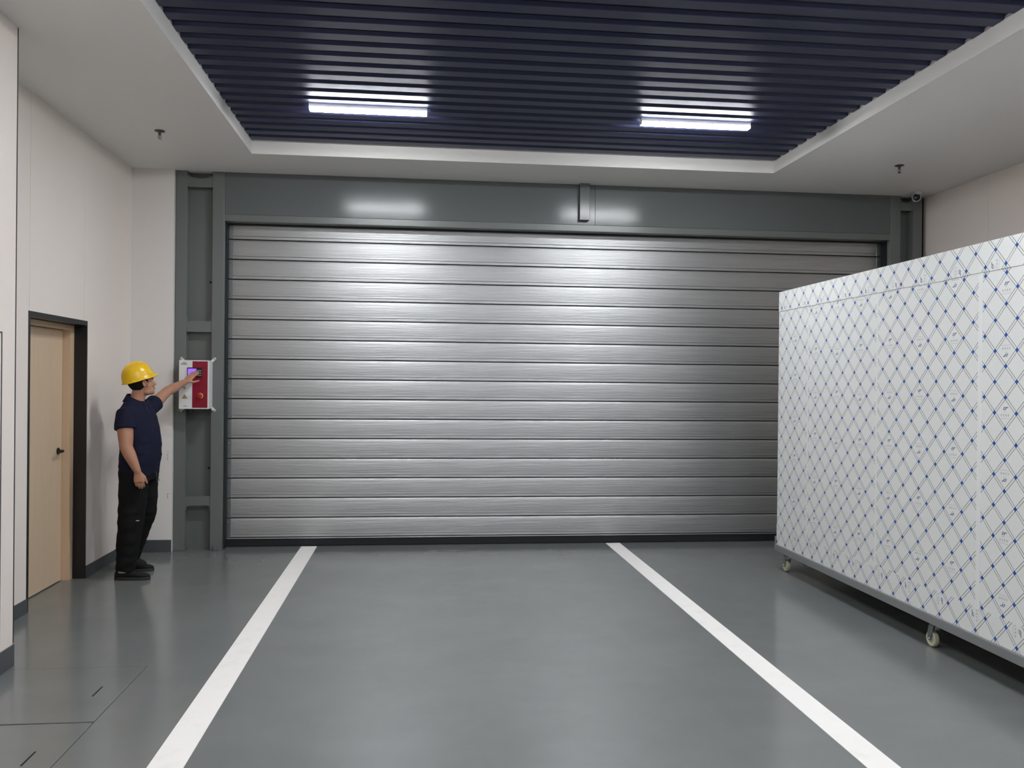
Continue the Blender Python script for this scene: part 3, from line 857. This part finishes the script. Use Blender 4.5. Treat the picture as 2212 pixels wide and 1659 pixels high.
# hair below the helmet rim
hm = MB(); hm.ellipsoid(hp_(-.010, 0, .018), HX, (.104, .081, .104), 48, 36)
tmpm = hm.mesh('hair'); bm = bmesh.new(); bm.from_mesh(tmpm)
kill = []
for f in bm.faces:
    q = f.calc_center_median() - HC; ff, rr, uu = q.dot(HFx), q.dot(HRt), q.dot(HUp)
    low = -.078 + max(0, ff + .055) * 0.75
    if uu < low or (ff > .030 and uu < .030) or ff > .062: kill.append(f)
bmesh.ops.delete(bm, geom=kill, context='FACES')
bmesh.ops.solidify(bm, geom=bm.faces[:], thickness=.006)
bm.to_mesh(tmpm); bm.free()
for p in tmpm.polygons: p.use_smooth = True
link('hair', tmpm, M['hair'], pr)

# polo shirt
s = MB()
tors = [(x, y, z, a + .006, w_ + .006) for x, y, z, a, w_ in torso[:-1]]
loft(s, tors, TF)
s.tube([SH_R + Vector((.05, .09, .035)), SH_R + Vector((.0, .01, .005)), mid(SH_R, EL_R, .2), mid(SH_R, EL_R, .42)], [.064, .076, .080, .084], 20, round_ends=False)
s.tube([SH_L - Vector((.03, .07, -.01)), SH_L + Vector((.0, 0, .0)), mid(SH_L, EL_L, .18), mid(SH_L, EL_L, .36)], [.062, .076, .074, .074], 20, round_ends=False)
def folds(co):
    a = noise.noise(Vector((co.x * 9, co.y * 9, co.z * 16))) * .006 + noise.noise(Vector((co.x * 22, co.y * 22, co.z * 30))) * .002
    return a * (1.0 if co.z < 1.3 else 0.5)
sh = fused(s, 'polo_shirt', M['shirt'], pr, .0075, 5, 0.5, folds)
sh['label'] = 'dark navy polo shirt'
# collar: band around the neck, open at the throat
cb = MB(); rin = []
N = 26
fdir = Vector((TF[0], TF[1], 0)); ldir = Vector((-fdir.y, fdir.x, 0))
cc = Vector((-2.328, 7.498, 1.470))
lo_, hi_, ho_, lo2 = [], [], [], []
for j in range(N + 1):
    th = 0.30 + (2 * PI - 0.60) * j / N
    dv = fdir * math.cos(th) * .078 + ldir * math.sin(th) * .076
    drop = -.066 * ((1 + math.cos(th)) / 2) ** 1.3
    lo_.append(cc + dv * 1.10 + Vector((0, 0, drop - .030)))
    hi_.append(cc + dv * .90 + Vector((0, 0, drop + .044)))
    ho_.append(cc + dv * .97 + Vector((0, 0, drop + .050)))
    lo2.append(cc + dv * 1.40 + Vector((0, 0, drop - .012)))
vs = lo_ + hi_ + ho_ + lo2; n_ = N + 1; fs = []
for q in range(4):
    a0, a1 = q * n_, ((q + 1) % 4) * n_
    for j in range(N): fs.append((a0 + j, a0 + j + 1, a1 + j + 1, a1 + j))
fs += [(0, n_, 2 * n_, 3 * n_), (n_ - 1, 4 * n_ - 1, 3 * n_ - 1, 2 * n_ - 1)]
cb.add(vs, fs); cb.build('collar', M['shirt'], sh, smooth='all')
zp = cc + fdir * .096 + ldir * -.004
MB().box(zp.x - .0035, zp.x + .0035, zp.y - .005, zp.y, zp.z - .105, zp.z - .068).build('zip_pull', M['zinc'], sh)

# trousers
tr_ = MB()
loft(tr_, [(-2.302, 7.495, .80, .130, .165), (-2.305, 7.495, .86, .140, .175), (-2.302, 7.495, .93, .134, .168), (-2.298, 7.495, .985, .128, .160)], TF)
tr_.tube(LEG_R + [LEG_R[-1] + Vector((-.004, 0, -.028))], [.118, .110, .100, .094, .076, .074], 20, round_ends=False)
tr_.tube(LEG_L + [LEG_L[-1] + Vector((.012, 0, -.042))], [.112, .098, .085, .076, .070, .069], 20, round_ends=False)
tr_.ellipsoid((-2.375, 7.47, .87), (Vector((1, 0, 0)), Vector((0, 1, 0)), Vector((0, 0, 1))), (.085, .11, .085))
def tfolds(co):
    return noise.noise(Vector((co.x * 7, co.y * 7, co.z * 14))) * .008 + noise.noise(Vector((co.x * 18, co.y * 18, co.z * 34))) * .0035 * (1.3 if co.z < .25 or .4 < co.z < .6 else .6)
tj = fused(tr_, 'trousers', M['trousers'], pr, .0085, 5, 0.5, tfolds)
tj['label'] = 'loose black trousers'
MB().box(-2.262, -2.238, 7.296, 7.304, .486, .493).build('label_patch', M['sock'], tj)
MB().tube([(-2.150, 7.44, .875), (-2.135, 7.43, .84), (-2.115, 7.425, .80)], .0022, 8).tube([(-2.152, 7.45, .87), (-2.145, 7.44, .82), (-2.137, 7.435, .785)], .0022, 8).build('drawstring', M['cord'], tj, smooth='all')

def shoe(hx, hy, ang, label=None):
    """heel position, toe direction"""
    a = math.radians(ang); f = Vector((math.cos(a), math.sin(a), 0)); l = Vector((-f.y, f.x, 0))
    def ring(t, z0, z1, w_, n=16):
        r = []
        for j in range(n):
            th = 2 * PI * j / n; c_, s_ = math.cos(th), math.sin(th)
            zz = (z0 + z1) / 2 + (z1 - z0) / 2 * math.copysign(abs(s_) ** .8, s_)
            ww = w_ * math.copysign(abs(c_) ** .75, c_)
            r.append(Vector((hx, hy, zz)) + f * t + l * ww)
        return r
    mb = MB()
    mb.rings([ring(.004, .022, .050, .018), ring(.012, .018, .075, .030), ring(.04, .018, .098, .035), ring(.075, .018, .100, .036), ring(.11, .018, .088, .038), ring(.15, .018, .072, .042),
              ring(.20, .018, .060, .046), ring(.245, .018, .050, .042), ring(.272, .020, .042, .030), ring(.282, .022, .034, .016)])
    o = fused(mb, 'shoe', M['shoe'], pr, .006, 3)
    so = MB(); out = []
    for j in range(28):
        th = 2 * PI * j / 28
        t_ = .142 + .145 * math.copysign(abs(math.cos(th)) ** .8, math.cos(th)); w2 = (.040 + .009 * math.sin((t_ - .05) * 9)) * math.copysign(abs(math.sin(th)) ** .7, math.sin(th))
        q = Vector((hx, hy, 0)) + f * t_ + l * w2; out.append((q.x, q.y))
    so.prism(out, 2, 0.0015, .024)
    so.build('sole', M['sole'], o, bevel=.003)
    lc = MB()
    for i in range(4):
        t_ = .115 + i * .022; z_ = .092 - i * .0085
        lc.tube([Vector((hx, hy, z_ - .006)) + f * t_ + l * .022, Vector((hx, hy, z_ + .002)) + f * t_, Vector((hx, hy, z_ - .006)) + f * t_ - l * .022], .0028, 6)
    lc.build('laces', M['shoe'], o, smooth='all')
shoe(-2.446, 7.362, -3)
shoe(-2.515, 7.668, 4)
MB().lathe((-2.372, 7.352, .060), (0, 0, 1), [(0, .044), (.03, .045), (.055, .046)], 20).build('sock', M['sock'], pr, smooth='all')
MB().tube([(-2.422, 7.656, .125), (-2.40, 7.658, .080), (-2.32, 7.663, .056)], [.054, .053, .038], 16).build('sock', M['shoe'], pr, smooth='all')

# hard hat
ht = math.radians(19)
hF = Vector((math.cos(ha) * math.cos(ht), math.sin(ha) * math.cos(ht), math.sin(ht))); hU = HRt.cross(hF)
H0 = Vector((-2.311, 7.492, 1.642))
def hat_ring(u, a_f, a_b, w_, n=40, du=None):
    r = []
    for j in range(n):
        th = 2 * PI * j / n; c_, s_ = math.cos(th), math.sin(th)
        a = a_f if c_ > 0 else a_b
        r.append(H0 + hF * (a * c_) + HRt * (w_ * s_) + hU * (u + (du(c_, s_) if du else 0)))
    return r
outer = []
for i in range(9):
    t_ = i / 8; k_ = math.cos(t_ * PI / 2) ** .72 if t_ < 1 else .02
    outer.append(hat_ring(.012 + .122 * math.sin(t_ * PI / 2), .126 * k_ + .0, .130 * k_, .108 * k_, 40, lambda c_, s_, kk=k_: .006 * math.exp(-(s_ / .22) ** 2) * (1 if kk > .15 else .9)))
inner = [hat_ring(.012, .120, .124, .102), hat_ring(.05, .105, .108, .09), hat_ring(.10, .05, .05, .045)]
brim = [hat_ring(.012, .120, .124, .102), hat_ring(-.002, .150, .136, .116, 40, lambda c_, s_: -.006 * max(0, c_)), hat_ring(-.006, .158, .139, .119, 40, lambda c_, s_: -.008 * max(0, c_)), hat_ring(-.003, .159, .140, .120, 40, lambda c_, s_: -.008 * max(0, c_)), hat_ring(.004, .150, .136, .116, 40, lambda c_, s_: -.005 * max(0, c_))]
hb = MB(); hb.rings(inner[::-1] + brim[1:] + outer)
hat = hb.build('hard_hat', M['helmet'], pr, smooth='all', label='yellow plastic hard hat')
rg = MB()
pts = []
for i in range(13):
    t_ = -1.15 + 2.3 * i / 12
    pts.append(H0 + hF * (.118 * math.sin(t_)) + hU * (.012 + .1275 * math.cos(t_) ** .8))
rg.tube(pts, [.004] + [.011] * 11 + [.004], 10)
rg.build('ridge', M['helmet'], hat, smooth='all')
for th in (0.9, 2.4):
    q = H0 + hF * (.126 * math.cos(th) * 1.0) + HRt * (.108 * math.sin(th)) + hU * .020
    MB().ellipsoid(q, HX, (.004, .003, .004), 10, 6).build('rivet', M['cord'], hat)
